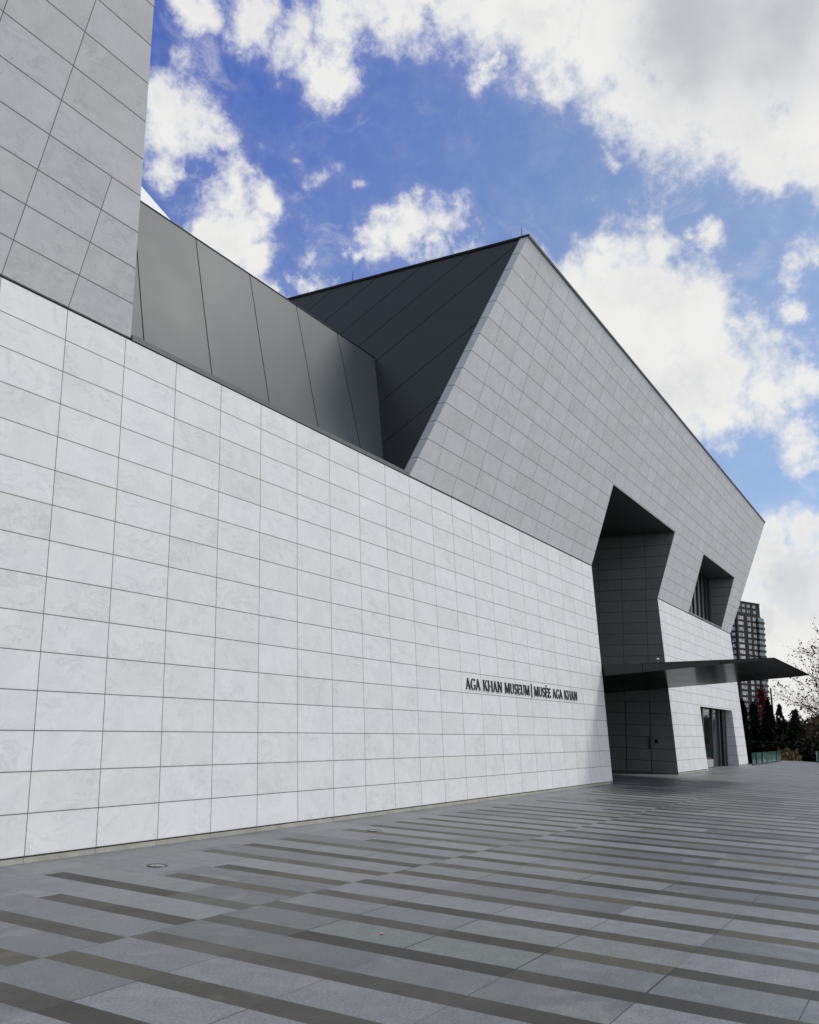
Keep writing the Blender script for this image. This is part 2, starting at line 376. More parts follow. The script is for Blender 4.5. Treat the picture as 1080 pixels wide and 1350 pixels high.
# roof edge cappings
for fx0, fx1 in ((-12, xb(ZT)), (xd(ZT), xr(ZT))):
    MB().box(fx0, fx1+.01, YT-.03, YT+.25, ZT, ZT+.07).build('roof_capping', m_trim, museum)
# right-hand volume: dark metal side and roof
s = MB(); yb = 40
s.prism([(xd(6.4)+.012, yu(6.4)+.198, 6.4), (xd(6.4)+.012, yb, 6.4), (xd(ZT)+.012, yb, ZT-.002), (xd(ZT)+.012, YT+.198, ZT-.002)],
        [(xd(6.4)+.1, yu(6.4)+.198, 6.4), (xd(6.4)+.1, yb, 6.4), (xd(ZT)+.1, yb, ZT-.002), (xd(ZT)+.1, YT+.198, ZT-.002)])
s.build('metal_side_wall', m_dark, museum)
MB().box(xd(ZT)-.02, xd(ZT)+.2, YT+.25, yb, ZT, ZT+.05).build('ridge_capping', m_trim, museum)
MB().box(xd(ZT)+.2, xr(ZT)-.02, YT+.25, yb, ZT-.15, ZT-.02).build('roof', m_trim, museum)
# end wall towards the garden
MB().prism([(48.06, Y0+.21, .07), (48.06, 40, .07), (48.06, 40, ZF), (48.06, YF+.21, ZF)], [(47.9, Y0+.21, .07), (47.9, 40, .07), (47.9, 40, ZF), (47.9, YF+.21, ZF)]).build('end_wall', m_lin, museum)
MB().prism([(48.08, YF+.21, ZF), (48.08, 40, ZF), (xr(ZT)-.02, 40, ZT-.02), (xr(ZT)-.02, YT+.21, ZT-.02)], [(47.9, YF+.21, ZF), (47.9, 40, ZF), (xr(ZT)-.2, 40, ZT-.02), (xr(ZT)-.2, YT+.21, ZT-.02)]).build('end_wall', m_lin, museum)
# raked end of the left block
MB().prism([(xb(6.4)-.012, yu(6.4)+.198, 6.4), (xb(6.4)-.012, yb, 6.4), (xb(ZT)-.012, yb, ZT-.002), (xb(ZT)-.012, YT+.198, ZT-.002)],
           [(xb(6.4)-.1, yu(6.4)+.198, 6.4), (xb(6.4)-.1, yb, 6.4), (xb(ZT)-.1, yb, ZT-.002), (xb(ZT)-.1, YT+.198, ZT-.002)]).build('metal_side_wall', m_dark, museum)
MB().box(-12, xb(ZT)-.02, YT+.25, yb, ZT-.15, ZT-.02).build('roof', m_trim, museum)
# sloping grey metal wall set back above the fold
zb, zt = 6.42, 9.89
MB().prism([(xb(zb)-.06, yg(zb), zb), (xd(zb)+.06, yg(zb), zb), (xd(zt)+.06, yg(zt), zt), (xb(zt)-.06, yg(zt), zt)],
           [(xb(zb)-.06, 13, zb), (xd(zb)+.06, 13, zb), (xd(zt)+.06, 13, zt), (xb(zt)-.06, 13, zt)]).build('metal_front_wall', m_grey, museum)
MB().box(xb(zt)-.05, xd(zt)+.0, yg(zt)-.012, yg(zt)+.2, zt+.002, zt+.02).build('wall_capping', m_trim, museum)
MB().box(xb(6.5)-.1, xd(6.5)+.08, YF+.21, yg(6.47), 6.38, 6.45).build('gutter_ledge', m_trim, museum)
MB().box(7.60, 15.06, YF-.012, YF+.03, 6.515, 6.592).build('flashing', m_flash, museum)
MB().box(7.61, 15.05, YF+.03, YF+.20, 6.46, 6.575).build('flashing', m_flash, museum)
# white faceted skylight on the roof behind
A = (7.67, 18.56, 19.07); sk = MB()
c4 = [(-6, 16, 13.95), (14.31, 16, 13.95), (14.31, 24, 13.95), (-6, 24, 13.95)]
B2 = (-2, 18.56, 19.07)
sk.face(c4[0], c4[1], A, B2); sk.face(c4[1], c4[2], A); sk.face(c4[2], c4[3], B2, A); sk.face(c4[3], c4[0], B2)
sk.build('skylight_roof', m_white, museum)
MB().box(-5.97, 14.30, 16.02, 23.9, 9.5, 13.90).build('skylight_drum', m_white, museum)
# lightning rods on the ridge
for y_ in (7.38, 12.15):
    MB().tube([(17.05, y_, 12.63), (17.05, y_, 12.92)], [.012, .006], 6).build('lightning_rod', m_black, museum)

# --- entrance portal lining
pz = 9.087
pr = [(yl(0)+.004, 0), (YF+.004, ZF), (yu(pz)+.004, pz), (16, pz), (16, 0)]
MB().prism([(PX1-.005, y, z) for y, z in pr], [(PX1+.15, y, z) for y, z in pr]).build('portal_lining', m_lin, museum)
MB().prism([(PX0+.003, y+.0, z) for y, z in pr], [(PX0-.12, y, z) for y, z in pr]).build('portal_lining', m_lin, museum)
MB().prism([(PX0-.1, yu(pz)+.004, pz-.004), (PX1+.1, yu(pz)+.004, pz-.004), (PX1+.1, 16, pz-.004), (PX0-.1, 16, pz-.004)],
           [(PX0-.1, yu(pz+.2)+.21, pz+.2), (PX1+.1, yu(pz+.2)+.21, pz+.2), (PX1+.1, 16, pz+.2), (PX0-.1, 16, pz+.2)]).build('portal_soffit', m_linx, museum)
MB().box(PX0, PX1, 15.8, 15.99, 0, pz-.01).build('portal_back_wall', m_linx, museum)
# door leaf flush in the right-hand jamb
dx = PX1-.005
MB().box(dx-.006, dx+.05, 9.475, 10.44, .012, 2.60).build('door_frame', m_shadow, museum)
door = MB().box(dx-.012, dx-.005, 9.50, 10.415, .03, 2.585).build('door', m_lin, museum)
h = MB().box(dx-.062, dx-.045, 9.515, 9.555, .87, 1.29)
for z_ in (.93, 1.22): h.box(dx-.046, dx-.011, 9.525, 9.545, z_, z_+.02)
h.build('handle', m_black, door)
MB().box(dx-.03, dx-.011, 9.22, 9.33, 1.08, 1.22).build('keypad', m_black, museum, bevel=.004)
# sliding glass doors deep in the portal
MB().box(27.2, 33.6, 14.9, 15.0, .02, 3.0).build('entrance_glazing', m_glass, museum)

# --- upper window recess
wx0, wx1, wz0, wz1, wy = 39.08, 45.84, 6.60, 9.087, 9.62
def recess(x0, x1, z0, z1, yd, mat_side, mat_top, nm):
    q = [(yw(z0)+.004, z0)]+([(yw(z1)+.004, z1)])+[(yd, z1), (yd, z0)]
    MB().prism([(x1-.003, y, z) for y, z in q], [(x1+.1, y, z) for y, z in q]).build(nm+'_reveal', mat_side, museum)
    MB().prism([(x0+.003, y, z) for y, z in q], [(x0-.1, y, z) for y, z in q]).build(nm+'_reveal', mat_side, museum)
    MB().prism([(x0+.004, yw(z1)+.004, z1-.003), (x1-.004, yw(z1)+.004, z1-.003), (x1-.004, yd, z1-.003), (x0+.004, yd, z1-.003)],
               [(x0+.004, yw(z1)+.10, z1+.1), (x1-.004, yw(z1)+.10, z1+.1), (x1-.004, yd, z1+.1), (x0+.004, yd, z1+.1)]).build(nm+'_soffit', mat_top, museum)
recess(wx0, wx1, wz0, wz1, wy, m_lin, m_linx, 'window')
MB().box(wx0, wx1, yw(wz0)+.006, wy, wz0-.05, wz0+.003).build('window_sill', m_trim, museum)
win = MB().box(wx0, wx1, wy, wy+.06, wz0, wz1).build('window', m_glass, museum)
for k in range(9):
    x = wx0+.05+k*.835
    MB().box(x, min(x+.34, wx1-.01), wy-.09, wy-.003, wz0+.004, wz1-.005).build('window_fin', m_alu, win)
# --- garden door recess
gx0, gx1, gz1, gy = 39.03, 45.70, 2.585, 9.12
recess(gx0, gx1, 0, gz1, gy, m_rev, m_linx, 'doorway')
gd = MB().box(gx0, gx1, gy, gy+.05, .0, gz1).build('glazed_door', m_glass, museum)
for x in (39.1, 41.0, 42.9, 44.35): MB().box(x-.05, x+.05, gy-.07, gy-.003, .0, gz1-.004).build('mullion', m_alu, gd)
MB().box(44.9, gx1-.004, gy-.10, gy-.003, .0, gz1-.004).build('side_panel', m_trim, gd)
for a, b in ((39.16, 40.94), (41.06, 42.84)): MB().box(a, b, gy-.04, gy-.004, .03, .36).build('bottom_rail', m_paleal, gd)

# --- canopy: a wedge, thin at the outer edge
cx0, cx1 = 26.52, 34.12
prof = [(12.0, 2.80), (4.22, 3.548), (3.86, 3.60), (3.84, 3.632), (7.55, 3.492), (12.0, 3.33)]
can = MB().prism([(cx0, y, z) for y, z in prof], [(cx1, y, z) for y, z in prof]).build('canopy', m_canopy, museum)
MB().prism([(cx0-.004, y, z) for y, z in ((7.53, 3.50), (3.84, 3.637), (3.835, 3.62), (7.53, 3.48))],
           [(cx0+.05, y, z) for y, z in ((7.53, 3.50), (3.84, 3.637), (3.835, 3.62), (7.53, 3.48))]).build('canopy_edge', m_trim, can)

# ------------------------------------------------------------------ raised lettering
GL = {}   # strokes on a unit cap height: (points, widths)
TK, TN = .15, .07
def se(x, y, w=.2, h=.045): return ([(x-w/2, y), (x+w/2, y)], [h, h])
GL['A'] = (.86, [([(.10, 0), (.41, 1.0)], [TN, TN]), ([(.37, 1.0), (.74, 0)], [TK, TK]), ([(.22, .34), (.62, .34)], [.06, .06]), se(.10, .022), se(.74, .022, .24)])
arc = lambda cx, cy, rx, ry, a0, a1, n: [(cx+rx*math.cos(R(a0+(a1-a0)*k/n)), cy+ry*math.sin(R(a0+(a1-a0)*k/n))) for k in range(n+1)]
def cw(pts, cx, rx): return [TN+(TK-TN)*min(1, abs(p[0]-cx)/rx)**1.5 for p in pts]
p_ = arc(.46, .5, .38, .48, 48, 318, 14)
GL['G'] = (.86, [(p_, cw(p_, .46, .38)), ([(.74, .05), (.74, .42)], [TK*.9, TK*.9]), se(.70, .43, .28), ([(.72, .98), (.72, .76)], [.05, .05])])
GL['K'] = (.90, [([(.16, 0), (.16, 1)], [TK, TK]), se(.16, .022, .3), se(.16, .978, .3), ([(.2, .42), (.70, .98)], [TN, TN]), ([(.34, .6), (.78, .02)], [TK, TK]), se(.70, .978, .26), se(.78, .022, .24)])
GL['H'] = (.96, [([(.16, 0), (.16, 1)], [TK, TK]), ([(.80, 0), (.80, 1)], [TK, TK]), ([(.16, .52), (.80, .52)], [.065, .065]), se(.16, .022, .3), se(.16, .978, .3), se(.80, .022, .3), se(.80, .978, .3)])
GL['N'] = (.94, [([(.15, 0), (.15, 1)], [TN, TN]), ([(.15, 1), (.78, 0)], [TK, TK]), ([(.78, 0), (.78, 1)], [TN, TN]), se(.15, .022, .26), se(.13, .978, .24), se(.78, .978, .26)])
GL['M'] = (1.10, [([(.13, 0), (.19, 1)], [TN, TN]), ([(.19, 1), (.54, .03)], [TK, TK]), ([(.54, .03), (.89, 1)], [TN, TN]), ([(.89, 1), (.95, 0)], [TK, TK]), se(.13, .022, .26), se(.95, .022, .28), se(.16, .978, .2), se(.92, .978, .2)])
p_ = [(.17, 1), (.17, .4)]+arc(.45, .32, .28, .29, 180, 360, 10)+[(.73, .4), (.73, 1)]
GL['U'] = (.88, [(p_, [TK, TK]+[TK-(TK-TN)*min(1, (k+1)/7) for k in range(11)]+[TN, TN]), se(.17, .978, .3), se(.73, .978, .26)])
p_ = arc(.33, .75, .21, .22, 30, 265, 9)+arc(.33, .26, .24, .24, 80, -150, 9)
GL['S'] = (.64, [(p_, [TN+(TK-TN)*math.sin(math.pi*k/19)**2 for k in range(20)]), ([(.53, .97), (.53, .78)], [.05, .05]), ([(.10, .04), (.10, .24)], [.05, .05])])
E_ = [([(.17, 0), (.17, 1)], [TK, TK]), ([(.05, .975), (.58, .975)], [.055, .055]), ([(.05, .025), (.62, .025)], [.055, .055]), ([(.17, .52), (.48, .52)], [.055, .055]), ([(.58, 1.0), (.57, .78)], [.055, .04]), ([(.62, 0), (.62, .24)], [.055, .04]), ([(.48, .42), (.48, .62)], [.045, .045])]
GL['E'] = (.70, E_)
GL['É'] = (.70, E_+[([(.28, 1.07), (.42, 1.25)], [.07, .11])])
GL['|'] = (.24, [([(.12, -.19), (.12, 1.22)], [.13, .13])])
m_letter = plain('black_letter', (.010, .010, .011), .42, .2)
def glyph(mb, strokes, ox, oz, h, depth):
    for q, (pts, ws) in enumerate(strokes):
        d = depth+.0006*q
        P_ = [Vector((ox+x*h, oz+y*h)) for x, y in pts]
        L_, R_ = [], []
        for k, p in enumerate(P_):
            t = (P_[min(k+1, len(P_)-1)]-P_[max(k-1, 0)]).normalized(); n = Vector((-t.y, t.x))
            w = ws[k]*h*.5*0.78; L_.append(p+n*w); R_.append(p-n*w)
        to = lambda p, dd: (p.x, yl(p.y)-dd, p.y)
        for k in range(len(P_)-1):
            qd = [L_[k], R_[k], R_[k+1], L_[k+1]]
            mb.prism([to(p, -.004) for p in qd], [to(p, d) for p in qd])
sign = thing('wall_lettering', 'black raised serif capitals with an upright bar between, on the white stone wall', 'sign', (20.6, yl(2.3), 2.3))
def write(text, x0, x1, z, h):
    adv = [(.46 if c == ' ' else GL[c][0]+.05) for c in text]
    k = (x1-x0)/sum(adv); x = x0                      # k is the letter height that fits the run
    for c, a in zip(text, adv):
        if c != ' ':
            g = MB(); sx = k/h
            glyph(g, [([(px*sx, py) for px, py in pts], ws) for pts, ws in GL[c][1]], x, z, h, .022)
            g.build('divider_bar' if c == '|' else 'letter', m_letter, sign, recalc=True)
        x += a*k
write('AGA KHAN MUSEUM', 17.16, 20.66, 2.297, .237)
write('|', 20.72, 20.86, 2.297, .237)
write('MUSÉE AGA KHAN', 20.93, 24.05, 2.297, .237)

# ------------------------------------------------------------------ terrace paving
m_pave, nb, b = base_mat('terrace_paving', .5, spec=.28)
P = coords(nb); x, y, z = nb.xyz(P)
PP, DWD = .7355, .24
near_wall = nb.m('GREATER_THAN', y, 5.27)
ph = nb.m('MULTIPLY_ADD', near_wall, .475, 4.30)
un = nb.m('DIVIDE', nb.m('SUBTRACT', x, ph), PP); ui = nb.m('FLOOR', un); uf = nb.m('MULTIPLY', nb.m('SUBTRACT', un, ui), PP)
vn = nb.m('DIVIDE', nb.m('SUBTRACT', y, .87), .88); vi = nb.m('FLOOR', vn); vf = nb.m('MULTIPLY', nb.m('SUBTRACT', vn, vi), .88)
r1 = nb.white(nb.comb(ui, 2.5, near_wall))
yend = nb.m('SUBTRACT', 7.80, nb.m('MULTIPLY', nb.m('ADD', nb.m('GREATER_THAN', r1, .86), nb.m('GREATER_THAN', r1, .985)), .88))
isdark = nb.m('MULTIPLY', nb.m('LESS_THAN', uf, DWD), nb.m('LESS_THAN', y, yend))
# dark bars: lengths differ, so two neighbouring cells often share one stone
rs = nb.white(nb.comb(ui, nb.m('FLOOR', nb.m('MULTIPLY', nb.m('ADD', vi, nb.m('FLOOR', nb.m('MULTIPLY', nb.white(nb.comb(ui, 1.5, 2.5)), 2))), .5)), 1.0))
rd = nb.white(nb.comb(ui, vi, 9.0))
rl = nb.white(nb.comb(ui, nb.m('FLOOR', nb.m('MULTIPLY', nb.m('ADD', vi, nb.m('FLOOR', nb.m('MULTIPLY', nb.white(nb.comb(ui, 7.5, 2.5)), 2))), .5)), 4.0))
grain = nb.mr(nb.noise(P, 52, 4, .65), .32, .68); blot = nb.noise(P, 1.3, 6, .6, .4); mid = nb.noise(P, 7, 5, .6)
darkc = nb.ramp(nb.m('MULTIPLY_ADD', rd, .75, nb.m('MULTIPLY', rs, .25)), [(0, rgb(.040, .039, .036)), (.35, rgb(.060, .055, .046)), (.6, rgb(.072, .072, .060)), (.82, rgb(.092, .086, .064)), (1, rgb(.150, .138, .096))])
stain = nb.m('MULTIPLY', nb.mr(nb.noise(P, 2.1, 5, .6, 1.0), .54, .70), nb.mr(rd, .35, .7))
darkc = nb.mix(nb.m('MULTIPLY', stain, .6), darkc, rgb(.17, .155, .115))
lightc = nb.ramp(rl, [(0, rgb(.100, .107, .110)), (.25, rgb(.140, .148, .154)), (.5, rgb(.172, .176, .186)), (.75, rgb(.202, .206, .212)), (1, rgb(.146, .162, .150))])
lst = nb.mr(nb.noise(P, 1.6, 5, .55, .8), .52, .72)
lightc = nb.mix(nb.m('MULTIPLY', lst, .55), lightc, rgb(.215, .22, .215))
c = nb.mix(isdark, lightc, darkc)
c = nb.mix(1.0, c, nb.mix(isdark, rgb(.86, .87, .91), rgb(.52, .525, .515)), 'MULTIPLY')
t = nb.m('ADD', nb.m('MULTIPLY_ADD', nb.m('SUBTRACT', grain, .5), .42, 1.0), nb.m('ADD', nb.m('MULTIPLY', nb.m('SUBTRACT', blot, .5), .34), nb.m('MULTIPLY', nb.m('SUBTRACT', mid, .5), .75)))
c = nb.mix(1.0, c, nb.comb(t, t, t), 'MULTIPLY')
# joints
def near0(q, per, w): return nb.m('LESS_THAN', nb.m('MINIMUM', q, nb.m('SUBTRACT', per, q)), w)
jy = near0(vf, .88, .0065)
jx = nb.m('MAXIMUM', near0(uf, PP, .003), nb.m('LESS_THAN', nb.m('ABSOLUTE', nb.m('SUBTRACT', uf, DWD)), .003))
wide = nb.mr(nb.white(nb.comb(nb.m('FLOOR', nb.m('DIVIDE', x, 1.47)), vi, 3.3)), .35, .55, .40, 1)
samelight = nb.m('MULTIPLY', nb.m('SUBTRACT', 1, isdark), nb.m('GREATER_THAN', nb.white(nb.comb(ui, vi, 12.0)), .5))
jy = nb.m('MULTIPLY', nb.m('MULTIPLY', jy, wide), nb.m('SUBTRACT', 1, nb.m('MULTIPLY', samelight, .8)))
joint = nb.m('MAXIMUM', jy, nb.m('MULTIPLY', jx, .75))
c = nb.mix(joint, c, rgb(.018))
# small dark spots of gum and dirt
vor = nb.new('ShaderNodeTexVoronoi', feature='F1'); nb.l.new(P, vor.inputs['Vector']); vor.inputs['Scale'].default_value = 1.1
spot = nb.m('LESS_THAN', vor.outputs['Distance'], .016)
c = nb.mix(nb.m('MULTIPLY', spot, .8), c, rgb(.02))
nb.l.new(c, b.inputs['Base Color'])
nb.set(b.inputs['Roughness'], nb.m('ADD', nb.m('MULTIPLY_ADD', blot, .4, nb.m('MULTIPLY_ADD', rl, .12, .22)), nb.m('MULTIPLY', nb.m('SUBTRACT', mid, .5), .15)))
bump(nb, b, nb.m('SUBTRACT', nb.m('MULTIPLY', grain, .35), joint), .4, .006)
struct(MB().box(-45, 59.3, -70, 8.77, -1.3, 0).build('terrace', m_pave))
struct(MB().box(26.3, 48.0, 8.77, 16.2, -1.3, -.0005).build('portal_floor', m_pave))

# lawn and far ground in one sheet
m_lawn, nb, b = base_mat('lawn', .9, spec=.2)
P = coords(nb); n = nb.noise(P, .35, 6, .65); n2 = nb.noise(P, 8, 5, .7)
nb.l.new(nb.mix(nb.m('MULTIPLY_ADD', n2, .4, nb.m('MULTIPLY', n, .6)), rgb(.018, .026, .010), rgb(.085, .080, .040)), b.inputs['Base Color'])
gq = MB(); NR = 48
rr = [0, 60, 140, 300, 700, 1500, 3200]
for a, bb in zip(rr, rr[1:]):
    for k in range(NR):
        w0, w1 = 2*math.pi*k/NR, 2*math.pi*(k+1)/NR
        q = lambda r_, w: (40+r_*math.cos(w), r_*math.sin(w), -1.25 if r_ < 100 else -1.25-min(12, (r_-100)*.02))
        if a == 0: gq.face(q(0, 0), q(bb, w0), q(bb, w1))
        else: gq.face(q(a, w0), q(bb, w0), q(bb, w1), q(a, w1))
struct(gq.build('ground', m_lawn))

# ------------------------------------------------------------------ lights let into the paving
m_ring = plain('ring_metal', (.03, .03, .032), .4, .7)
m_lens = plain('lens_glass', (.13, .135, .14), .25, 0, vary=.05)
def ground_light(x, y, label):
    t = thing('ground_light', label, 'uplight', (x, y, 0), 'round lights let into the paving along the wall')
    MB().lathe([(.082, .002), (.085, .008), (.106, .008), (.112, .001)], (x, y, 0), 28).build('rim', m_ring, t, smooth=False)
    MB().lathe([(.0005, .006), (.081, .005)], (x, y, 0), 28).build('lens', m_lens, t)
ground_light(7.37, 7.40, 'round steel light ring in the paving, the one nearest the viewer at the left')
ground_light(11.68, 7.39, 'round steel light ring in the paving, middle one in the row along the wall')
ground_light(15.96, 7.37, 'round steel light ring in the paving, farthest one, before the black lettering')

# small camera on the canopy
m_cam = plain('white_plastic', (.50, .51, .52), .35, vary=.03)
t = thing('security_camera', 'small white dome camera on a short post on top of the dark canopy', 'camera', (26.75, 7.15, 3.51))
MB().tube([(26.75, 7.15, 3.48), (26.75, 7.15, 3.585)], [.016, .014], 8).build('post', m_cam, t)
MB().lathe([(.001, .155), (.025, .15), (.045, .125), (.048, .095), (.03, .085), (.001, .082)], (26.75, 7.15, 3.51), 18).build('housing', m_cam, t, smooth=True)
MB().lathe([(.001, .040), (.02, .047), (.032, .084), (.001, .085)], (26.75, 7.15, 3.51), 16).build('lens_dome', m_black, t, smooth=True)

# a pink leaf on the stones
g = MB(); cx, cy = 6.26, 3.86
pts = [(cx+.013*math.cos(a)*(1+.35*math.cos(3*a)), cy+.013*math.sin(a)*(1+.35*math.cos(3*a)), .006+.006*math.sin(2*a)) for a in [2*math.pi*k/14 for k in range(14)]]
g.prism(pts, [(p[0], p[1], p[2]+.002) for p in pts])
tag(g.build('fallen_petal', plain('pink_petal', (.75, .22, .25), .6)), 'tiny pink fallen petal lying alone on the grey paving', 'petal')

# ------------------------------------------------------------------ glass balustrades at the terrace edge
m_teal, nb, b = base_mat('teal_glass', .08, color=(.030, .16, .15, 1), spec=.6)
b.inputs['Transmission Weight'].default_value = .35; b.inputs['IOR'].default_value = 1.45
P = coords(nb); n = nb.noise(P, 1.4, 4, .6)
nb.l.new(nb.mix(nb.m('MULTIPLY', nb.mr(nb.xyz(P)[2], .45, .05), nb.mr(n, .35, .65)), rgb(.012, .125, .105), rgb(.20, .46, .40)), b.inputs['Base Color'])
t = thing('glass_balustrade', 'row of six teal glass balustrade panels beyond the far corner of the museum', 'balustrade', (52, 8.35, 0))
xs = [(48.25, 49.0), (49.5, 50.75), (51.3, 52.5), (52.7, 54.1), (54.25, 55.6), (56.05, 57.4)]
MB().box(48.2, 57.5, 8.31, 8.39, .0, .05).build('base_rail', m_trim, t)
for a, c_ in xs:
    MB().box(a, c_, 8.335, 8.365, .05, .60).build('glass_panel', m_teal, t)
    MB().box(c_+.02, c_+.12, 8.33, 8.37, .04, .60).build('post', m_trim, t)
t = thing('glass_balustrade', 'teal glass balustrade panel by the terrace edge at the far right, beyond the paving', 'balustrade', (59.2, 3, 0))
MB().box(59.16, 59.24, -6, 6.62, .0, .05).build('base_rail', m_trim, t)
for k in range(6):
    MB().box(59.185, 59.215, 6.55-2*k-1.85, 6.55-2*k, .05, .62).build('glass_panel', m_teal, t)
    MB().box(59.17, 59.23, 6.555-2*k, 6.62-2*k, .04, .64).build('post', m_paleal, t)

# ------------------------------------------------------------------ apartment tower far behind
m_brick = plain('dark_brick', (.026, .021, .021), .8, vary=.2, scale=.8)
m_slab = plain('dark_balcony', (.036, .034, .034), .7, vary=.15, scale=1.0)
def window_mat(name, lo, hi):
    m, nb, b = base_mat(name, .2, spec=.3)
    P = coords(nb); ix = nb.v('FLOOR', nb.v('MULTIPLY', P, (.9, .9, .36)))
    nb.l.new(nb.mix(nb.white(ix), rgb(*lo), rgb(*hi)), b.inputs['Base Color']); return m
m_win = window_mat('pale_curtained_glass', (.14, .15, .16), (.80, .82, .82))
m_win2 = window_mat('balcony_glass', (.12, .17, .19), (.36, .44, .46))
TD = 430/420.
tw = thing('apartment_tower', 'dark brick apartment tower with rows of pale windows, far beyond the museum corner', 'apartment tower', (460, 76, -9))
ang = R(-25.7); ax = Vector((math.cos(ang), math.sin(ang), 0)); ay = Vector((-math.sin(ang), math.cos(ang), 0))   # ay points away from the viewer
corner = Vector((452.0, 81.7, 0))
def tb(mb, u0, u1, v0, v1, z0, z1):
    q = [corner+ax*u+ay*v for u, v in ((u0, v0), (u1, v0), (u1, v1), (u0, v1))]
    mb.prism([(p.x, p.y, z0) for p in q], [(p.x, p.y, z1) for p in q])
FH = 2.80; ZTOP = 57.6; NFL = 24
body = MB(); tb(body, 0, 19.6, 0, 26, -12, ZTOP); body.build('body', m_brick, tw)
up = MB(); tb(up, -4, 19.3, .25, 24, ZTOP, ZTOP+6.4); up.build('setback_storey', m_brick, tw)
pent = MB(); tb(pent, -6, 5.2, .6, 12, ZTOP+6.4, ZTOP+10.8); pent.build('plant_room', m_brick, tw)
par = MB(); tb(par, -4.2, 19.5, .05, 24.2, ZTOP+6.4, ZTOP+6.75); par.build('parapet', m_slab, tw)
nwin = 0; extra = MB()
def pane_group(mb, u0, n, w, gap, z0, z1):
    for k in range(n): tb(mb, u0+k*(w+gap), u0+k*(w+gap)+w, -.05, .02, z0, z1)
for fl in range(NFL):
    z1 = ZTOP-.7-fl*FH; z0 = z1-1.7
    for (u0, n, w, gap, mt) in ((1.2, 3, 1.15, .28, m_win), (8.6, 2, .95, .3, m_win), (12.9, 2, .95, .3, m_win)):
        jit = random.random()*.3
        if nwin < 66:
            g = MB(); pane_group(g, u0, n, w, gap, z0+jit*.3, z1); g.build('window', mt, tw); nwin += 1
    # flat black panels: shade of the recessed balconies put into their colour
    if fl < 22:
        g = MB(); tb(g, 5.9, 8.1, -.03, .02, z0-.3, z1+.1); g.build('loggia_shade', m_shadow, tw)
    # corner balcony
    if fl < 22:
        g = MB(); tb(g, 15.9, 20.6, -1.3, 5, z0-1.15, z0-.05); bal = g.build('balcony', m_slab, tw)
        g = MB(); tb(g, 16.1, 20.4, -.95, 4.8, z0-.05, z1+.05); g.build('balcony_glazing', m_win2, bal)
    # left-hand face
    if fl < 16:
        g = MB(); v0 = 1.2
        q = [corner+ax*u+ay*v for u, v in ((-.05, v0), (.02, v0), (.02, v0+1.9), (-.05, v0+1.9))]
        g.prism([(p.x, p.y, z0) for p in q], [(p.x, p.y, z1) for p in q]); g.build('window', m_win, tw)
for k, u0 in enumerate((1.6, 5.2, 9.0, 13.6)):
    g = MB()
    for zz_ in (ZTOP+1.3, ZTOP+4.0):
        for j in range(2): 
            q = [corner+ax*u+ay*v for u, v in ((u0+j*1.15, .2), (u0+j*1.15+.9, .2), (u0+j*1.15+.9, .3), (u0+j*1.15, .3))]
            g.prism([(p.x, p.y, zz_) for p in q], [(p.x, p.y, zz_+1.4) for p in q])
    g.build('window', m_win, tw)

# ------------------------------------------------------------------ planting
m_bark = plain('bark', (.035, .028, .022), .9, vary=.3)
m_ever = leafy('dark_evergreen', (.003, .005, .003), (.012, .016, .009))
m_spruce = leafy('spruce_needles', (.004, .008, .005), (.020, .028, .016))
m_redleaf = leafy('red_leaves', (.05, .007, .008), (.17, .022, .022))
m_brown = leafy('bronze_leaves', (.020, .010, .006), (.13, .055, .020))
m_grass = leafy('straw_grass', (.11, .09, .04), (.26, .20, .10))
m_autumn = leafy('autumn_wood', (.020, .018, .012), (.075, .055, .035), .05)
def leaves(mb, pts, size, rnd=.5, flat=1.0):
    """small folded leaf faces, one per point"""
    n = len(pts); d = rng.normal(size=(n, 3)); d[:, 2] *= flat; d /= np.linalg.norm(d, axis=1)[:, None]
    e = rng.normal(size=(n, 3)); e -= (e*d).sum(1)[:, None]*d; e /= np.linalg.norm(e, axis=1)[:, None]
    s = size*(1+rnd*(rng.random(n)-.5)*2); i0 = len(mb.v)
    a = pts-d*s[:, None]*.6; bq = pts+e*s[:, None]*.34; c_ = pts+d*s[:, None]*.6; f_ = pts-e*s[:, None]*.34
    V = np.stack([a, bq, c_, f_], 1).reshape(-1, 3)
    mb.v += [tuple(q) for q in V]; mb.f += [(i0+4*k, i0+4*k+1, i0+4*k+2, i0+4*k+3) for k in range(n)]
GZ = -1.25
def column_tree(x, y, h, r, label, dens=2600, hole=0.0):
    t = thing('columnar_evergreen', label, 'tree', (x, y, GZ), 'columnar evergreens in a row beyond the terrace')
    MB().tube([(x, y, GZ), (x+.05, y, GZ+h*.5), (x, y+.04, GZ+h*.97)], [.14, .09, .02], 7).build('trunk', m_bark, t)
    hh = rng.random(dens)**.85; prof = np.where(hh < .2, .72+1.4*hh, np.clip((1-hh)/.8, 0, 1)**.62)
    th = rng.random(dens)*2*math.pi; lump = 1+.16*np.sin(th*3+hh*17)+.12*np.sin(th*5-hh*31)
    rad = r*prof*lump*np.sqrt(.25+.75*rng.random(dens))
    p = np.stack([x+rad*np.cos(th), y+rad*np.sin(th), GZ+.1+hh*h], 1)
    if hole: p = p[(np.sin(p[:, 2]*5+th*3)+np.sin(p[:, 1]*9+p[:, 2]*3.3)) > hole-1.2]
    mb = MB(); leaves(mb, p, .26, flat=1.6); mb.build('crown', m_ever, t, recalc=False)
column_tree(73.8, 13.3, 5.1, .78, 'dark columnar evergreen hard against the museum corner')
column_tree(76.9, 13.0, 5.05, .72, 'dark columnar evergreen just left of the thin red tree')
column_tree(75.1, 11.6, 5.2, .70, 'thick dark columnar evergreen just right of the thin red tree')
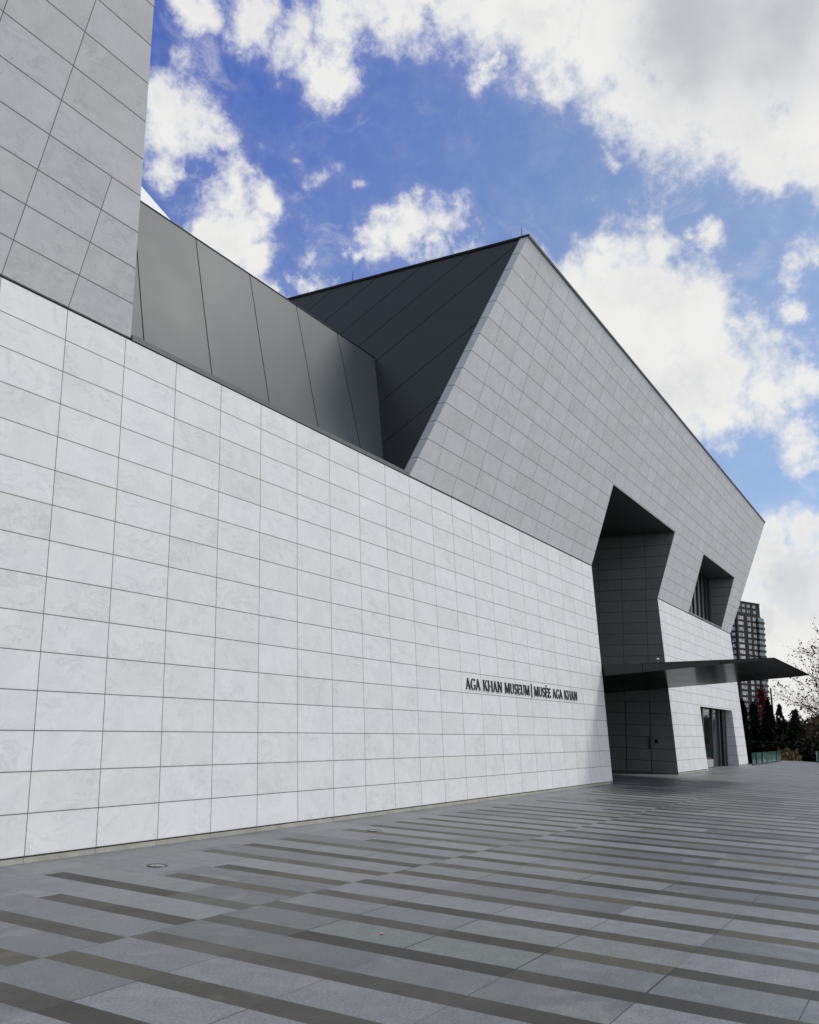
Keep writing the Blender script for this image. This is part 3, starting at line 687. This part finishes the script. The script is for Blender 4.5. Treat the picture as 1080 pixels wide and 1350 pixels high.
column_tree(79.2, 11.35, 5.0, .62, 'open gappy columnar evergreen, last one to the right by the bare pole', 1100, .9)
t = thing('red_tree', 'slender tree of dark red autumn leaves between two columnar evergreens', 'tree', (82.9, 13.3, GZ))
rt = MB(); rt.tube([(82.9, 13.3, GZ), (82.95, 13.35, 1.5), (82.9, 13.3, 5.6)], [.12, .07, .015], 7)
pts = []
for k in range(26):
    z_ = .6+k*.18; a = k*2.4; l_ = .75*math.sin(math.pi*min(1, (k+5)/30))
    e = Vector((82.9+math.cos(a)*l_, 13.3+math.sin(a)*l_, z_+l_*1.1)); rt.tube([(82.92, 13.32, z_), e], [.03, .008], 5)
    q = rng.random((42, 1)); pts.append(np.array([[82.92, 13.32, z_]])*(1-q)+np.array([list(e)])*q+rng.normal(size=(42, 3))*.17)
rt.build('trunk', m_bark, t); mb = MB(); leaves(mb, np.concatenate(pts), .2); mb.build('crown', m_redleaf, t, recalc=False)
# bare leader pole
tag(MB().tube([(89, 13.33, GZ), (88.98, 13.34, 2), (89.0, 13.42, 5.65)], [.14, .11, .07], 8).build('timber_pole', m_bark), 'thin bare pole rising behind the gappy evergreen', 'pole')
# spruce
def spruce(x, y, h, r, label):
    t = thing('spruce_tree', label, 'tree', (x, y, GZ))
    tr = MB(); tr.tube([(x, y, GZ), (x, y, GZ+h*.6), (x+.05, y, GZ+h)], [.22, .11, .015], 8); pts = []
    nl = 22
    for k in range(nl):
        f_ = k/(nl-1); z_ = GZ+.3+f_**.95*(h-.5); L_ = r*(1-f_)**1.25*(.7+.5*random.random())+.10
        nbn = 7 if f_ < .8 else 5
        for j in range(nbn):
            a = 2*math.pi*j/nbn+k*1.3+random.random()*.5; ln = L_*(.65+.6*random.random())
            e = Vector((x+math.cos(a)*ln, y+math.sin(a)*ln, z_-ln*.22+.12*ln*ln*.3))
            tr.tube([(x, y, z_), e], [.025, .006], 4)
            n = int(22+62*ln); q = rng.random((n, 1))**.7
            s_ = np.array([[x, y, z_]])*(1-q)+np.array([list(e)])*q
            pts.append(s_+rng.normal(size=(n, 3))*np.array([.13, .13, .09])*(1+.4*ln)-np.array([0, 0, .06]))
    tr.build('trunk', m_bark, t); mb = MB(); leaves(mb, np.concatenate(pts), .15, flat=.8); mb.build('crown', m_spruce, t, recalc=False)
spruce(87.3, 11.25, 5.05, 2.35, 'dark spruce with a ragged pointed top, right of the columnar evergreens')
# hedge behind the balustrade
hg = thing('clipped_hedge', 'low dark clipped hedge behind the row of glass balustrade panels', 'hedge', (71, 11.5, GZ))
n = 9000; p = np.stack([71+rng.random(n)*1.2, 9.9+rng.random(n)*6.5, GZ+rng.random(n)*2.2], 1)
mb = MB(); leaves(mb, p, .2); mb.build('foliage', m_ever, hg, recalc=False)
st = MB()
for k in range(14): st.tube([(71.6, 10.1+k*.46, GZ), (71.6, 10.15+k*.46, .2)], [.03, .015], 5)
st.build('stems', m_bark, hg)
# shrubs
def shrub(x, y, rx, h, mat, label, name='shrub', n=1500, size=.16, cat='shrub', grass=False):
    t = thing(name, label, cat, (x, y, GZ))
    st = MB()
    for k in range(9):
        a = k*.7; st.tube([(x, y, GZ), (x+math.cos(a)*rx*.6, y+math.sin(a)*rx*.6, GZ+h*.75)], [.03, .008], 5)
    st.build('stems', m_bark, t)
    d = rng.normal(size=(n, 3)); d /= np.linalg.norm(d, axis=1)[:, None]; q = rng.random((n, 1))**.4
    lump = 1+.22*np.sin(d[:, :1]*7+d[:, 1:2]*5)+.15*np.sin(d[:, 2:]*11)
    p = d*q*lump*np.array([[rx, rx, h*.55]])+np.array([[x, y, GZ+h*.5]])
    p = p[p[:, 2] > GZ]
    mb = MB(); leaves(mb, p, size, flat=2.5 if grass else 1); mb.build('foliage', mat, t, recalc=False)
shrub(64.5, 8.85, .75, 1.75, m_grass, 'straw coloured grass clump at the terrace edge below the spruce', 'ornamental_grass', 900, .22, 'grass clump', True)
shrub(92, 7.6, 3.2, 3.6, m_autumn, 'rounded brownish shrub at the right edge, beyond the spruce', n=3500, size=.3)
shrub(97, 10.4, 2.0, 4.0, m_autumn, 'taller dull shrub peeping out right of the spruce', n=1500, size=.26)
shrub(80, 9.3, 1.9, 2.3, m_ever, 'low dark shrub at the foot of the spruce', n=2600, size=.22)
shrub(78, 7.2, 1.7, 2.1, m_ever, 'low dark shrub behind the far right balustrade', n=2200, size=.22)
# broadleaf tree whose sparse branches reach in from the right
mt = thing('broadleaf_tree', 'almost leafless tree at the right edge, its thin branches dotted with bronze leaves', 'tree', (65.6, 4.3, GZ))
tr = MB(); pts = []
base = Vector((65.6, 4.3, GZ))
tr.tube([base, base+Vector((.05, 0, 2.4)), base+Vector((0, .1, 4.2)), base+Vector((.1, .1, 6.2)), base+Vector((0, .2, 7.8))], [.2, .15, .10, .05, .012], 9)
def limb(p, d, ln, rad, depth):
    q = [p]; dd = d.normalized()
    for k in range(5):
        dd = (dd+Vector((random.uniform(-.22, .22), random.uniform(-.22, .22), random.uniform(-.12, .20)))).normalized()
        q.append(q[-1]+dd*ln/5)
    tr.tube(q, [rad*(1-.16*k) for k in range(6)], 5)
    if depth:
        for k in range(2, 6):
            for _ in range(2):
                sd_ = (dd+Vector((random.uniform(-1, 1), random.uniform(-1, 1), random.uniform(-.5, .8)))).normalized()
                limb(q[k], sd_, ln*.5, rad*.5, depth-1)
    else:
        for k in range(1, 6):
            for _ in range(random.choice((0, 0, 1, 1, 2))):
                pts.append(tuple(q[k]+Vector((random.uniform(-.14, .14), random.uniform(-.14, .14), random.uniform(-.2, .05)))))
for k in range(15):
    z_ = .7+k*.34; a = k*2.399+.3
    limb(base+Vector((.03, .05, z_+1.2)), Vector((math.cos(a), math.sin(a), .30)), (4.0 if z_ < 6 else 2.4)*(.8+.3*random.random()), .035, 2)
tr.build('trunk', m_bark, mt); mb = MB(); leaves(mb, np.array(pts), .125); mb.build('crown', m_brown, mt, recalc=False)
# far wooded ridge that closes the view
p = []
for k in range(16000):
    a = R(random.uniform(-28, 32)); d_ = random.uniform(300, 420)
    top = 5.2+1.6*math.sin(a*23)+1.1*math.sin(a*61+1)+.7*math.sin(a*140)
    p.append((d_*math.cos(a), d_*math.sin(a), random.uniform(-6, top)))
mb = MB(); leaves(mb, np.array(p), 2.6); struct(mb.build('far_wood', m_autumn, recalc=False), 'stuff')
# low pale building far away
fb_ = thing('far_building', 'low pale blue-grey building far away, left of the spruce top', 'building', (290, 51.5, -4))
m_far = plain('pale_blue_wall', (.32, .38, .47), .7, vary=.05)
MB().box(285, 300, 46.5, 56.5, -6, 4.0).build('wall', m_far, fb_)
MB().box(284.5, 300.5, 46, 57, 4.0, 4.6).build('roof', plain('far_roof', (.16, .18, .22), .7), fb_)
for k in range(5): MB().box(284.95, 285.02, 47.2+k*1.8, 48.4+k*1.8, 1.4, 2.8).build('window', m_glass, fb_)
